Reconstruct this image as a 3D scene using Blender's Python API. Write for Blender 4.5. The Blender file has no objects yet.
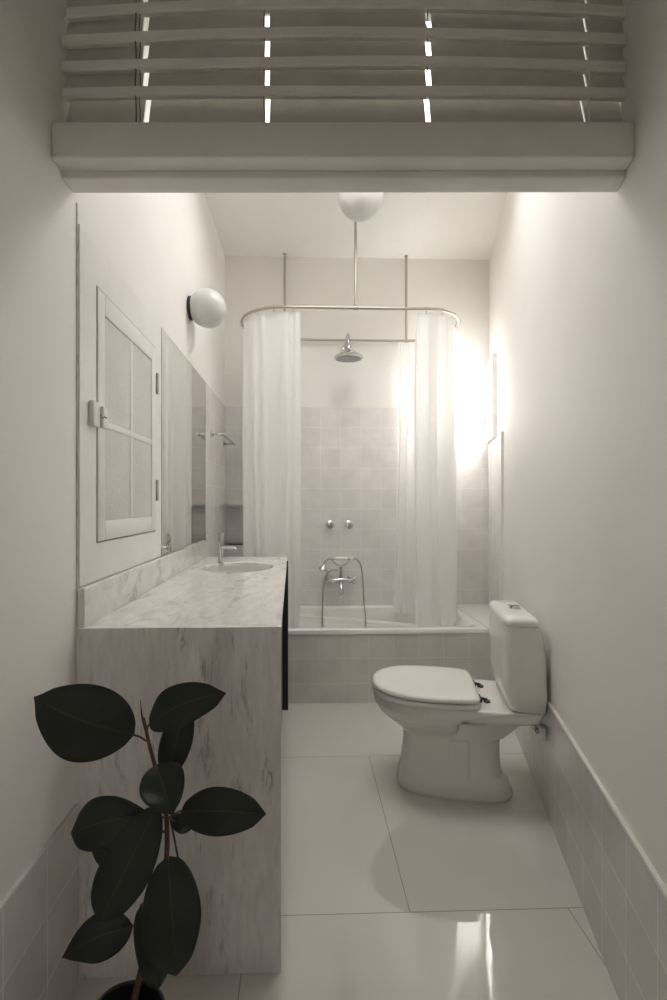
import bpy, bmesh, math, random
from mathutils import Vector, Matrix
random.seed(7)
PI = math.pi
col = bpy.context.scene.collection

# ------------------------------------------------------------------ helpers
def link(name, me, mat=None, parent=None, smooth=False):
    o = bpy.data.objects.new(name, me)
    col.objects.link(o)
    if mat is not None:
        for m in (mat if isinstance(mat, (list, tuple)) else [mat]):
            me.materials.append(m)
    if parent is not None:
        o.parent = parent
    if smooth:
        for p in me.polygons:
            p.use_smooth = True
    return o

def tag(o, label=None, cat=None, group=None, kind=None):
    if label: o['label'] = label
    if cat: o['category'] = cat
    if group: o['group'] = group
    if kind: o['kind'] = kind
    return o

def empty(name, loc=(0, 0, 0), rz=0.0):
    o = bpy.data.objects.new(name, None)
    o.location = loc
    o.rotation_euler = (0, 0, rz)
    o.empty_display_size = 0.05
    col.objects.link(o)
    return o

def finish(bm, name, mat, parent=None, smooth=False, angle=None):
    bmesh.ops.recalc_face_normals(bm, faces=bm.faces)
    me = bpy.data.meshes.new(name)
    bm.to_mesh(me); bm.free()
    o = link(name, me, mat, parent, smooth or angle is not None)
    if angle is not None:
        me.set_sharp_from_angle(angle=math.radians(angle))
    return o

def bevel_mod(o, w, seg=3):
    m = o.modifiers.new('bevel', 'BEVEL'); m.width = w; m.segments = seg
    m.limit_method = 'ANGLE'; m.angle_limit = math.radians(35)
    for p in o.data.polygons: p.use_smooth = True
    return o

def add_box(bm, x0, x1, y0, y1, z0, z1):
    v = [bm.verts.new(p) for p in ((x0,y0,z0),(x1,y0,z0),(x1,y1,z0),(x0,y1,z0),(x0,y0,z1),(x1,y0,z1),(x1,y1,z1),(x0,y1,z1))]
    for f in ((0,3,2,1),(4,5,6,7),(0,1,5,4),(1,2,6,5),(2,3,7,6),(3,0,4,7)):
        bm.faces.new([v[i] for i in f])
    return v

def box(name, b, mat, parent=None, bev=0.0):
    bm = bmesh.new(); add_box(bm, *b)
    o = finish(bm, name, mat, parent)
    if bev: bevel_mod(o, bev)
    return o

def add_prism(bm, pts, z0, z1):
    """pts: xy polygon, extruded in z"""
    a = [bm.verts.new((x, y, z0)) for x, y in pts]
    b = [bm.verts.new((x, y, z1)) for x, y in pts]
    n = len(pts)
    bm.faces.new(a[::-1]); bm.faces.new(b)
    for i in range(n):
        bm.faces.new((a[i], a[(i+1) % n], b[(i+1) % n], b[i]))

def add_loft(bm, rings, cap0=True, cap1=True, closed=True):
    vs = [[bm.verts.new(p) for p in r] for r in rings]
    n = len(vs[0])
    for i in range(len(vs)-1):
        for j in range(n if closed else n-1):
            k = (j+1) % n
            bm.faces.new((vs[i][j], vs[i][k], vs[i+1][k], vs[i+1][j]))
    if cap0: bm.faces.new(vs[0][::-1])
    if cap1: bm.faces.new(vs[-1])
    return vs

def add_tube(bm, pts, r, seg=10, caps=True, closed=False):
    pts = [Vector(p) for p in pts]
    n = len(pts)
    rr = r if isinstance(r, (list, tuple)) else [r]*n
    prev = None; rings = []
    for i, p in enumerate(pts):
        if closed:
            t = pts[(i+1) % n]-pts[i-1]
        else:
            t = pts[min(i+1, n-1)]-pts[max(i-1, 0)]
        t.normalize()
        if prev is None:
            up = Vector((0, 0, 1)) if abs(t.z) < .9 else Vector((1, 0, 0))
            a = t.cross(up).normalized()
        else:
            a = (prev - t*prev.dot(t)).normalized()
        prev = a
        b = t.cross(a)
        rings.append([p + (a*math.cos(2*PI*k/seg)+b*math.sin(2*PI*k/seg))*rr[i] for k in range(seg)])
    if closed:
        vs = [[bm.verts.new(q) for q in rg] for rg in rings]
        for i in range(n):
            for k in range(seg):
                l = (k+1) % seg; j = (i+1) % n
                bm.faces.new((vs[i][k], vs[i][l], vs[j][l], vs[j][k]))
    else:
        add_loft(bm, rings, caps, caps)

def add_lathe(bm, prof, seg=32, M=None):
    """prof: list of (r,z) along local z; M transforms"""
    M = M or Matrix.Identity(4)
    rings = []
    for r, z in prof:
        rings.append([M @ Vector((max(r, 1e-5)*math.cos(2*PI*k/seg), max(r, 1e-5)*math.sin(2*PI*k/seg), z)) for k in range(seg)])
    add_loft(bm, rings)

def axis(loc, d):
    """matrix whose local z points along d"""
    return Matrix.Translation(Vector(loc)) @ Vector(d).to_track_quat('Z', 'Y').to_matrix().to_4x4()

def smooth_path(ctrl, n=8):
    """Catmull-Rom through control points"""
    P = [Vector(p) for p in ctrl]
    P = [P[0]*2-P[1]] + P + [P[-1]*2-P[-2]]
    out = []
    for i in range(1, len(P)-2):
        for k in range(n):
            t = k/n
            a, b, c, d = P[i-1], P[i], P[i+1], P[i+2]
            out.append(.5*((2*b)+(-a+c)*t+(2*a-5*b+4*c-d)*t*t+(-a+3*b-3*c+d)*t**3))
    out.append(P[-2])
    return out

def superell(cx, cy, a, b, n=32, e=2.5):
    out = []
    for k in range(n):
        t = 2*PI*k/n
        c, s = math.cos(t), math.sin(t)
        out.append((cx+a*math.copysign(abs(c)**(2/e), c), cy+b*math.copysign(abs(s)**(2/e), s)))
    return out

# ------------------------------------------------------------------ camera geometry (only for placing the plant's leaves in depth)
F, TH, H, U0, V0 = 460.0, .03, 1.2, 316.0, 502.0
cT, sT = math.cos(TH), math.sin(TH)
def at(px, py, Y):
    k = (px-U0)/F
    X = Y*(k*cT+sT)/(cT-k*sT); d = X*sT+Y*cT
    return Vector((X, Y, H+(V0-py)*d/F))

# ------------------------------------------------------------------ materials
def nt(name):
    m = bpy.data.materials.new(name); m.use_nodes = True
    t = m.node_tree
    return m, t, t.nodes['Principled BSDF']

def mat(name, c, rough=.5, metal=0., spec=.5, coat=0., noise=0., nscale=8., bump=0., bscale=200.):
    m, t, b = nt(name)
    b.inputs['Base Color'].default_value = (*c, 1)
    b.inputs['Roughness'].default_value = rough
    b.inputs['Metallic'].default_value = metal
    b.inputs['Specular IOR Level'].default_value = spec
    b.inputs['Coat Weight'].default_value = coat
    tc = t.nodes.new('ShaderNodeTexCoord')
    if noise:
        n = t.nodes.new('ShaderNodeTexNoise'); n.inputs['Scale'].default_value = nscale; n.inputs['Detail'].default_value = 5
        t.links.new(tc.outputs['Object'], n.inputs['Vector'])
        r = t.nodes.new('ShaderNodeValToRGB')
        r.color_ramp.elements[0].position = .3; r.color_ramp.elements[1].position = .7
        r.color_ramp.elements[0].color = (*[x*(1-noise) for x in c], 1)
        r.color_ramp.elements[1].color = (*[min(1, x*(1+noise)) for x in c], 1)
        t.links.new(n.outputs['Fac'], r.inputs['Fac']); t.links.new(r.outputs['Color'], b.inputs['Base Color'])
    if bump:
        n = t.nodes.new('ShaderNodeTexNoise'); n.inputs['Scale'].default_value = bscale; n.inputs['Detail'].default_value = 4
        t.links.new(tc.outputs['Object'], n.inputs['Vector'])
        bp = t.nodes.new('ShaderNodeBump'); bp.inputs['Strength'].default_value = bump; bp.inputs['Distance'].default_value = .002
        t.links.new(n.outputs['Fac'], bp.inputs['Height']); t.links.new(bp.outputs['Normal'], b.inputs['Normal'])
    return m

def tile_mat(name, c1, c2, grout, size=.15, rough=.22, mortar=.0022, ox=0., oz=0., offset=0., bump=.4, row=None, mottle=.06, spec=.5, wobble=0.):
    """tiles laid out on a UV map measured in metres"""
    m, t, b = nt(name)
    N, L = t.nodes, t.links
    uv = N.new('ShaderNodeUVMap')
    mp = N.new('ShaderNodeMapping'); mp.inputs['Location'].default_value = (ox, oz, 0)
    L.new(uv.outputs['UV'], mp.inputs['Vector'])
    br = N.new('ShaderNodeTexBrick')
    br.offset = offset; br.offset_frequency = 2; br.squash = 1
    br.inputs['Scale'].default_value = 1
    br.inputs['Brick Width'].default_value = size
    br.inputs['Row Height'].default_value = row or size
    br.inputs['Mortar Size'].default_value = mortar
    br.inputs['Mortar Smooth'].default_value = .3
    br.inputs['Color1'].default_value = (*c1, 1); br.inputs['Color2'].default_value = (*c2, 1)
    br.inputs['Mortar'].default_value = (*grout, 1)
    L.new(mp.outputs['Vector'], br.inputs['Vector'])
    tc = N.new('ShaderNodeTexCoord')
    no = N.new('ShaderNodeTexNoise'); no.inputs['Scale'].default_value = 9; no.inputs['Detail'].default_value = 6
    L.new(tc.outputs['Object'], no.inputs['Vector'])
    rg = N.new('ShaderNodeMapRange'); rg.inputs['From Min'].default_value = .3; rg.inputs['From Max'].default_value = .7
    rg.inputs['To Min'].default_value = 1-mottle; rg.inputs['To Max'].default_value = 1+mottle
    L.new(no.outputs['Fac'], rg.inputs['Value'])
    mx = N.new('ShaderNodeVectorMath'); mx.operation = 'SCALE'
    L.new(br.outputs['Color'], mx.inputs[0]); L.new(rg.outputs['Result'], mx.inputs['Scale'])
    L.new(mx.outputs['Vector'], b.inputs['Base Color'])
    b.inputs['Roughness'].default_value = rough
    b.inputs['Specular IOR Level'].default_value = spec
    bp = N.new('ShaderNodeBump'); bp.inputs['Strength'].default_value = bump; bp.inputs['Distance'].default_value = .0015; bp.invert = True
    L.new(br.outputs['Fac'], bp.inputs['Height'])
    if wobble:
        w = N.new('ShaderNodeTexNoise'); w.inputs['Scale'].default_value = 14; w.inputs['Detail'].default_value = 2
        L.new(tc.outputs['Object'], w.inputs['Vector'])
        b2 = N.new('ShaderNodeBump'); b2.inputs['Strength'].default_value = wobble; b2.inputs['Distance'].default_value = .004
        L.new(w.outputs['Fac'], b2.inputs['Height']); L.new(bp.outputs['Normal'], b2.inputs['Normal'])
        L.new(b2.outputs['Normal'], b.inputs['Normal'])
    else:
        L.new(bp.outputs['Normal'], b.inputs['Normal'])
    return m

def marble_mat(name, stretch, base=(.74, .715, .67), vein=(.30, .285, .27), seed=0.0, rough=.06, vmin=.47):
    m, t, b = nt(name)
    N, L = t.nodes, t.links
    tc = N.new('ShaderNodeTexCoord')
    mp = N.new('ShaderNodeMapping'); mp.inputs['Scale'].default_value = stretch; mp.inputs['Location'].default_value = (seed, seed*.7, seed*1.3)
    L.new(tc.outputs['Object'], mp.inputs['Vector'])
    # broad clouding
    n0 = N.new('ShaderNodeTexNoise'); n0.inputs['Scale'].default_value = 13; n0.inputs['Detail'].default_value = 8; n0.inputs['Roughness'].default_value = .6
    L.new(mp.outputs['Vector'], n0.inputs['Vector'])
    r0 = N.new('ShaderNodeValToRGB')
    r0.color_ramp.elements[0].position = .3; r0.color_ramp.elements[0].color = (*[x*.87 for x in base], 1)
    r0.color_ramp.elements[1].position = .62; r0.color_ramp.elements[1].color = (*[min(1, x*1.05) for x in base], 1)
    L.new(n0.outputs['Fac'], r0.inputs['Fac'])
    # thin veins : |noise-.5| small, broken up by a second noise
    n1 = N.new('ShaderNodeTexNoise'); n1.inputs['Scale'].default_value = 3.0; n1.inputs['Detail'].default_value = 10; n1.inputs['Roughness'].default_value = .62; n1.inputs['Distortion'].default_value = .5
    L.new(mp.outputs['Vector'], n1.inputs['Vector'])
    s = N.new('ShaderNodeMath'); s.operation = 'SUBTRACT'; s.inputs[1].default_value = .5
    a = N.new('ShaderNodeMath'); a.operation = 'ABSOLUTE'
    L.new(n1.outputs['Fac'], s.inputs[0]); L.new(s.outputs[0], a.inputs[0])
    mr = N.new('ShaderNodeMapRange'); mr.inputs['From Min'].default_value = 0; mr.inputs['From Max'].default_value = .042
    mr.inputs['To Min'].default_value = 1; mr.inputs['To Max'].default_value = 0
    L.new(a.outputs[0], mr.inputs['Value'])
    n2 = N.new('ShaderNodeTexNoise'); n2.inputs['Scale'].default_value = 5.5; n2.inputs['Detail'].default_value = 6; n2.inputs['Roughness'].default_value = .65
    L.new(mp.outputs['Vector'], n2.inputs['Vector'])
    m2 = N.new('ShaderNodeMapRange'); m2.inputs['From Min'].default_value = vmin; m2.inputs['From Max'].default_value = .72
    L.new(n2.outputs['Fac'], m2.inputs['Value'])
    mu = N.new('ShaderNodeMath'); mu.operation = 'MULTIPLY'
    L.new(mr.outputs['Result'], mu.inputs[0]); L.new(m2.outputs['Result'], mu.inputs[1])
    mix = N.new('ShaderNodeMixRGB'); mix.inputs['Color2'].default_value = (*vein, 1)
    L.new(mu.outputs[0], mix.inputs['Fac']); L.new(r0.outputs['Color'], mix.inputs['Color1'])
    L.new(mix.outputs['Color'], b.inputs['Base Color'])
    b.inputs['Roughness'].default_value = rough
    return m

def curtain_mat():
    m = bpy.data.materials.new('curtain_fabric'); m.use_nodes = True
    t = m.node_tree; N, L = t.nodes, t.links
    N.remove(N['Principled BSDF']); out = N['Material Output']
    d = N.new('ShaderNodeBsdfDiffuse'); d.inputs['Color'].default_value = (.965, .96, .95, 1)
    tr = N.new('ShaderNodeBsdfTranslucent'); tr.inputs['Color'].default_value = (.965, .96, .95, 1)
    tp = N.new('ShaderNodeBsdfTransparent'); tp.inputs['Color'].default_value = (1, .995, .98, 1)
    m1 = N.new('ShaderNodeMixShader'); m1.inputs[0].default_value = .36
    m2 = N.new('ShaderNodeMixShader'); m2.inputs[0].default_value = .07
    L.new(d.outputs[0], m1.inputs[1]); L.new(tr.outputs[0], m1.inputs[2])
    L.new(m1.outputs[0], m2.inputs[1]); L.new(tp.outputs[0], m2.inputs[2])
    L.new(m2.outputs[0], out.inputs['Surface'])
    return m

def emit_mat(name, c, s):
    m = bpy.data.materials.new(name); m.use_nodes = True
    t = m.node_tree; t.nodes.remove(t.nodes['Principled BSDF'])
    e = t.nodes.new('ShaderNodeEmission'); e.inputs['Color'].default_value = (*c, 1); e.inputs['Strength'].default_value = s
    t.links.new(e.outputs[0], t.nodes['Material Output'].inputs['Surface'])
    return m

def leaf_mat():
    m, t, b = nt('leaf_green')
    N, L = t.nodes, t.links
    uv = N.new('ShaderNodeUVMap')
    sp = N.new('ShaderNodeSeparateXYZ'); L.new(uv.outputs['UV'], sp.inputs[0])
    s = N.new('ShaderNodeMath'); s.operation = 'ABSOLUTE'; L.new(sp.outputs['Y'], s.inputs[0])
    r = N.new('ShaderNodeMapRange'); r.inputs['From Min'].default_value = .02; r.inputs['From Max'].default_value = .055
    r.inputs['To Min'].default_value = 1; r.inputs['To Max'].default_value = 0
    L.new(s.outputs[0], r.inputs['Value'])
    # side veins slanting out of the midrib
    a = N.new('ShaderNodeMath'); a.operation = 'MULTIPLY_ADD'; a.inputs[1].default_value = .18
    L.new(s.outputs[0], a.inputs[0]); L.new(sp.outputs['X'], a.inputs[2])
    w = N.new('ShaderNodeMath'); w.operation = 'MULTIPLY'; w.inputs[1].default_value = 150; L.new(a.outputs[0], w.inputs[0])
    sn = N.new('ShaderNodeMath'); sn.operation = 'SINE'; L.new(w.outputs[0], sn.inputs[0])
    mix = N.new('ShaderNodeMixRGB'); mix.inputs['Color1'].default_value = (.016, .021, .014, 1); mix.inputs['Color2'].default_value = (.040, .044, .026, 1)
    L.new(r.outputs['Result'], mix.inputs['Fac']); L.new(mix.outputs['Color'], b.inputs['Base Color'])
    bp = N.new('ShaderNodeBump'); bp.inputs['Strength'].default_value = .10; bp.inputs['Distance'].default_value = .001
    L.new(sn.outputs[0], bp.inputs['Height']); L.new(bp.outputs['Normal'], b.inputs['Normal'])
    b.inputs['Roughness'].default_value = .5
    b.inputs['Specular IOR Level'].default_value = .35
    return m

def glass_mat():
    m, t, b = nt('obscure_glass')
    N, L = t.nodes, t.links
    b.inputs['Base Color'].default_value = (.62, .62, .60, 1)
    b.inputs['Roughness'].default_value = .3
    b.inputs['Transmission Weight'].default_value = .0
    tc = N.new('ShaderNodeTexCoord'); v = N.new('ShaderNodeTexVoronoi'); v.inputs['Scale'].default_value = 90
    L.new(tc.outputs['Object'], v.inputs['Vector'])
    n = N.new('ShaderNodeTexNoise'); n.inputs['Scale'].default_value = 5; n.inputs['Detail'].default_value = 5
    L.new(tc.outputs['Object'], n.inputs['Vector'])
    r = N.new('ShaderNodeValToRGB'); r.color_ramp.elements[0].position = .3; r.color_ramp.elements[1].position = .75
    r.color_ramp.elements[0].color = (.60, .59, .565, 1); r.color_ramp.elements[1].color = (.70, .69, .665, 1)
    L.new(n.outputs['Fac'], r.inputs['Fac']); L.new(r.outputs['Color'], b.inputs['Base Color'])
    bp = N.new('ShaderNodeBump'); bp.inputs['Strength'].default_value = .6; bp.inputs['Distance'].default_value = .002
    L.new(v.outputs['Distance'], bp.inputs['Height']); L.new(bp.outputs['Normal'], b.inputs['Normal'])
    return m

WALLC = (.86, .840, .810)
M_wall = mat('wall_plaster', WALLC, .55, noise=.015, nscale=3, bump=.12, bscale=60)
M_ceil = mat('ceiling_paint', (.91, .898, .87), .7, noise=.01)
M_paint = mat('white_gloss_paint', (.82, .805, .772), .32, noise=.03, nscale=12, bump=.15, bscale=40)
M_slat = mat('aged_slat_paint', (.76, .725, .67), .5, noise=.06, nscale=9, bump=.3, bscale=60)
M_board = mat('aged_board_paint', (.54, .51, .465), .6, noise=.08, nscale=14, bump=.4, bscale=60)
M_head = mat('beam_paint', (.74, .71, .665), .42, noise=.04, nscale=6, bump=.1, bscale=40)
M_floor = tile_mat('floor_porcelain', (.62, .60, .56), (.626, .606, .566), (.36, .32, .26), size=.94, row=.828, rough=.035, mortar=.0018, offset=.5, ox=.625, oz=-.509, bump=.2, mottle=.01, wobble=.010, spec=1.0)
TC1, TC2, TG = (.77, .748, .73), (.81, .79, .772), (.90, .885, .868)
M_tile_back = tile_mat('wall_tile', TC1, TC2, TG, ox=.016, oz=.05, wobble=.10)
M_tile_side = tile_mat('side_tile', TC1, TC2, TG, ox=.05, oz=.05, wobble=.10)
M_tile_dado = tile_mat('dado_tile', (.60, .575, .555), (.655, .63, .61), (.80, .775, .745), ox=.05, oz=.010, wobble=.12, spec=.7)
M_tile_apron = tile_mat('apron_tile', (.70, .665, .63), (.74, .705, .67), (.82, .795, .76), ox=.05, oz=.035, wobble=.08)
M_marble_top = marble_mat('marble_top', (3.2, 1.1, 1.6), base=(.80, .78, .745), vein=(.34, .325, .31), seed=3.1)
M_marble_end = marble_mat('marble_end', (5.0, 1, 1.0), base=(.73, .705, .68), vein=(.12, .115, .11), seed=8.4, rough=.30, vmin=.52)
M_ceramic = mat('white_ceramic', (.80, .785, .75), .09, coat=.3)
M_seat = mat('white_seat', (.78, .765, .73), .14)
M_enamel = mat('tub_enamel', (.82, .81, .78), .12)
M_chrome = mat('chrome', (.58, .58, .575), .12, metal=1)
M_rod = mat('brushed_rail', (.50, .47, .42), .28, metal=1)
M_black = mat('black_lacquer', (.012, .012, .012), .4)
M_dark = mat('dark_rubber', (.05, .052, .056), .45)
M_globe = mat('opal_glass', (.66, .65, .63), .3)
M_mirror = mat('mirror_silver', (.88, .88, .865), .01, metal=1)
M_mirror_edge = mat('mirror_edge', (.16, .14, .12), .4)
M_curt = curtain_mat()
M_leaf = leaf_mat()
M_stem = mat('stem_bark', (.11, .045, .028), .6, noise=.3, nscale=60)
M_soil = mat('potting_soil', (.02, .015, .012), .95, bump=1, bscale=120)
M_pot = mat('black_plastic', (.010, .010, .012), .35)
M_glass = glass_mat()
M_cord = mat('blind_cord', (.16, .14, .11), .8)
M_sky = emit_mat('daylit_frosted_pane', (1.0, .98, .962), 6.0)
M_plastic = mat('white_plastic', (.78, .77, .74), .35)
M_lamp_base = mat('lamp_base', (.03, .03, .03), .4)

# ------------------------------------------------------------------ room shell
XL, YB, ZC = -.57, 3.40, 3.01
YN = -1.6                         # where the passage behind the camera opens
def xr(y): return .478+.2707*y
WL = math.hypot(.2707, 1); WD = Vector((.2707/WL, 1/WL, 0)); WN = Vector((-1/WL, .2707/WL, 0))
def wr(y, out=0.0):
    return Vector((xr(y), y, 0)) + WN*out

def struct(o): o['kind'] = 'structure'; return o

def uv_quads(name, quads, mat_, kind='structure'):
    """quads: list of (4 points, 4 uvs)"""
    bm = bmesh.new(); ul = bm.loops.layers.uv.new('UVMap')
    for P, Q in quads:
        f = bm.faces.new([bm.verts.new(p) for p in P])
        for l, q in zip(f.loops, Q): l[ul].uv = q
    bmesh.ops.remove_doubles(bm, verts=bm.verts, dist=1e-5)
    me = bpy.data.meshes.new(name); bm.to_mesh(me); bm.free()
    o = link(name, me, mat_)
    o['kind'] = kind
    return o

def slab(name, A, B, z0, z1, th, out, mat_, u0=0.0):
    """tile slab standing on a wall from A to B (xy), thickness th towards `out`, uv in metres"""
    A = Vector((A[0], A[1], 0)); B = Vector((B[0], B[1], 0)); n = Vector((out[0], out[1], 0)).normalized()
    Lh = (B-A).length
    def p(base, off, z): return Vector((base.x, base.y, z)) + n*off
    q = []
    q.append(([p(A, th, z0), p(B, th, z0), p(B, th, z1), p(A, th, z1)], [(u0, z0), (u0+Lh, z0), (u0+Lh, z1), (u0, z1)]))
    q.append(([p(A, 0, z1), p(A, th, z1), p(B, th, z1), p(B, 0, z1)], [(u0+.05, .06)]*4))
    q.append(([p(A, 0, z0), p(A, th, z0), p(A, th, z1), p(A, 0, z1)], [(u0+.05, .06)]*4))
    q.append(([p(B, 0, z0), p(B, th, z0), p(B, th, z1), p(B, 0, z1)], [(u0+.05, .06)]*4))
    return uv_quads(name, q, mat_)

# floor : polygon with metre uv
FP = [(XL-.1, YN), (xr(YN)+.1, YN), (xr(YB+.15)+.1, YB+.15), (XL-.1, YB+.15)]
uv_quads('floor', [([(x, y, 0) for x, y in FP], FP)], M_floor)
SK = (-.20, .80, 1.72, 2.38)          # unseen skylight hole added to brighten the room, x0 x1 y0 y1
bm = bmesh.new()
add_prism(bm, [(XL-.1, YN), (xr(YN)+.1, YN), (xr(SK[2])+.1, SK[2]), (XL-.1, SK[2])], ZC, ZC+.1)
add_prism(bm, [(XL-.1, SK[3]), (xr(SK[3])+.1, SK[3]), (xr(YB+.15)+.1, YB+.15), (XL-.1, YB+.15)], ZC, ZC+.1)
add_prism(bm, [(XL-.1, SK[2]), (SK[0], SK[2]), (SK[0], SK[3]), (XL-.1, SK[3])], ZC, ZC+.1)
add_prism(bm, [(SK[1], SK[2]), (xr(SK[2])+.1, SK[2]), (xr(SK[3])+.1, SK[3]), (SK[1], SK[3])], ZC, ZC+.1)
struct(finish(bm, 'ceiling', M_ceil))
bm = bmesh.new()
for b_ in ((SK[0]-.03, SK[0], SK[2]-.03, SK[3]+.03), (SK[1], SK[1]+.03, SK[2]-.03, SK[3]+.03), (SK[0], SK[1], SK[2]-.03, SK[2]), (SK[0], SK[1], SK[3], SK[3]+.03)):
    add_box(bm, *b_, ZC+.101, ZC+.28)
struct(finish(bm, 'added_skylight', M_wall))  # curb of the added skylight, out of view above the beam
# end wall of the passage, with a narrow unseen slit added to let in fill light
bm = bmesh.new()
add_box(bm, XL, -.45, YN, YN+.08, 0, ZC); add_box(bm, -.385, xr(YN), YN, YN+.08, 0, ZC)
add_box(bm, -.45, -.385, YN, YN+.08, 2.05, ZC)
struct(finish(bm, 'wall_passage', M_wall))
struct(box('wall_left', (XL-.1, XL, YN, YB+.15, 0, ZC), M_wall))
WY0, WY1, WZ0, WZ1 = 3.02, 3.36, 1.632, 2.19      # window opening in the right wall
bm = bmesh.new()
def wseg(y0, y1, z0, z1):
    add_prism(bm, [(xr(y0), y0), (xr(y0)+.2, y0), (xr(y1)+.2, y1), (xr(y1), y1)], z0, z1)
wseg(YN, WY0, 0, ZC); wseg(WY1, YB+.15, 0, ZC); wseg(WY0, WY1, 0, WZ0); wseg(WY0, WY1, WZ1, ZC)
struct(finish(bm, 'wall_right', M_wall))
# back wall with the niche recess
NX, NZ0, NZ1, ND = -.024, .884, 1.178, .11
bm = bmesh.new()
XB0, XB1 = XL, xr(YB)
add_box(bm, XB0, XB1, YB, YB+.15, 0, NZ0)
add_box(bm, NX, XB1, YB, YB+.15, NZ0, NZ1)
add_box(bm, XB0, NX, YB+ND, YB+.15, NZ0, NZ1)
add_box(bm, XB0, XB1, YB, YB+.15, NZ1, ZC)
struct(finish(bm, 'wall_back', M_wall))
TT = 1.90
t = .008
def bq(x0, x1, z0, z1, y): return ([(x0, y, z0), (x1, y, z0), (x1, y, z1), (x0, y, z1)], [(x0, z0), (x1, z0), (x1, z1), (x0, z1)])
y = YB-t
quads = [bq(XB0, XB1-.002, .40, NZ0, y), bq(NX, XB1-.002, NZ0, NZ1, y), bq(XB0, XB1-.002, NZ1, TT, y), bq(XB0, NX, NZ0, NZ1, YB+ND-.006)]
quads.append(([(XB0, y, TT), (XB1, y, TT), (XB1, YB, TT), (XB0, YB, TT)], [(.05, .06)]*4))
quads.append(([(XB0, y, NZ0), (NX, y, NZ0), (NX, YB+ND, NZ0), (XB0, YB+ND, NZ0)], [(XB0, 0), (NX, 0), (NX, ND), (XB0, ND)]))
quads.append(([(XB0, y, NZ1), (NX, y, NZ1), (NX, YB+ND, NZ1), (XB0, YB+ND, NZ1)], [(XB0, 0), (NX, 0), (NX, ND), (XB0, ND)]))
quads.append(([(NX, y, NZ0), (NX, YB+ND, NZ0), (NX, YB+ND, NZ1), (NX, y, NZ1)], [(0, NZ0), (ND, NZ0), (ND, NZ1), (0, NZ1)]))
uv_quads('trim_1', quads, M_tile_back)
slab('trim_2', (XL, 2.7065), (XL, YB-.01), 0.0, TT, .007, (1, 0), M_tile_side, 0.0)           # left wall tiles past the mirror
RT0 = 2.775
a, b = wr(RT0), wr(YB-.012)
slab('trim_3', (a.x, a.y), (b.x, b.y), 0.0, 1.625, .010, (WN.x, WN.y), M_tile_side, 0.0)      # right wall tiles round the bath
# tiled dados
slab('trim_4', (XL, YN), (XL, 1.172), 0.0, .443, .009, (1, 0), M_tile_dado, .02)
a, b = wr(YN), wr(2.735)
slab('trim_5', (a.x, a.y), (b.x, b.y), 0.0, .432, .009, (WN.x, WN.y), M_tile_dado, .06)
bm = bmesh.new()
a0, a1, b0, b1 = wr(YN), wr(YN, .0105), wr(2.735), wr(2.735, .0105)
add_prism(bm, [(a0.x, a0.y), (b0.x, b0.y), (b1.x, b1.y), (a1.x, a1.y)], .4325, .440)
struct(finish(bm, 'trim_6', mat('dado_cap', (.74, .71, .665), .4)))
# white plaster edge of the tile end on the right wall
a, b = wr(RT0-.012), wr(RT0-.001)
c, d = wr(RT0-.012, .016), wr(RT0-.001, .016)
bm = bmesh.new(); add_prism(bm, [(a.x, a.y), (b.x, b.y), (d.x, d.y), (c.x, c.y)], .445, 1.63)
struct(finish(bm, 'trim_7', M_paint))

# ------------------------------------------------------------------ transom beam and slatted blind
YH0, YH1 = 1.062, 1.020                  # front face at left / right wall
def yh(x, off=0.): return YH0+(YH1-YH0)*(x-XL)/(1.33)+off
def xend(off, inset=0.):
    yy = YH1+off
    return xr(yy)-inset
def beam(bm, o0, o1, z0, z1, li=0., ri=0.):
    xa = XL+li; 
    p = []
    for off in (o0, o1):
        xb = xend(off, ri)
        p.append(((xa, yh(xa, off)), (xb, yh(xb, off))))
    add_prism(bm, [p[0][0], p[0][1], p[1][1], p[1][0]], z0, z1)
bm = bmesh.new()
beam(bm, 0, .045, 1.982, 2.064)
beam(bm, .045, .100, 1.967, 2.064)
o = struct(finish(bm, 'trim_8', M_head)); bevel_mod(o, .004, 2)
# wall over the blind
bm = bmesh.new(); beam(bm, .0, .10, 2.80, ZC); struct(finish(bm, 'wall_front', M_wall))

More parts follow.
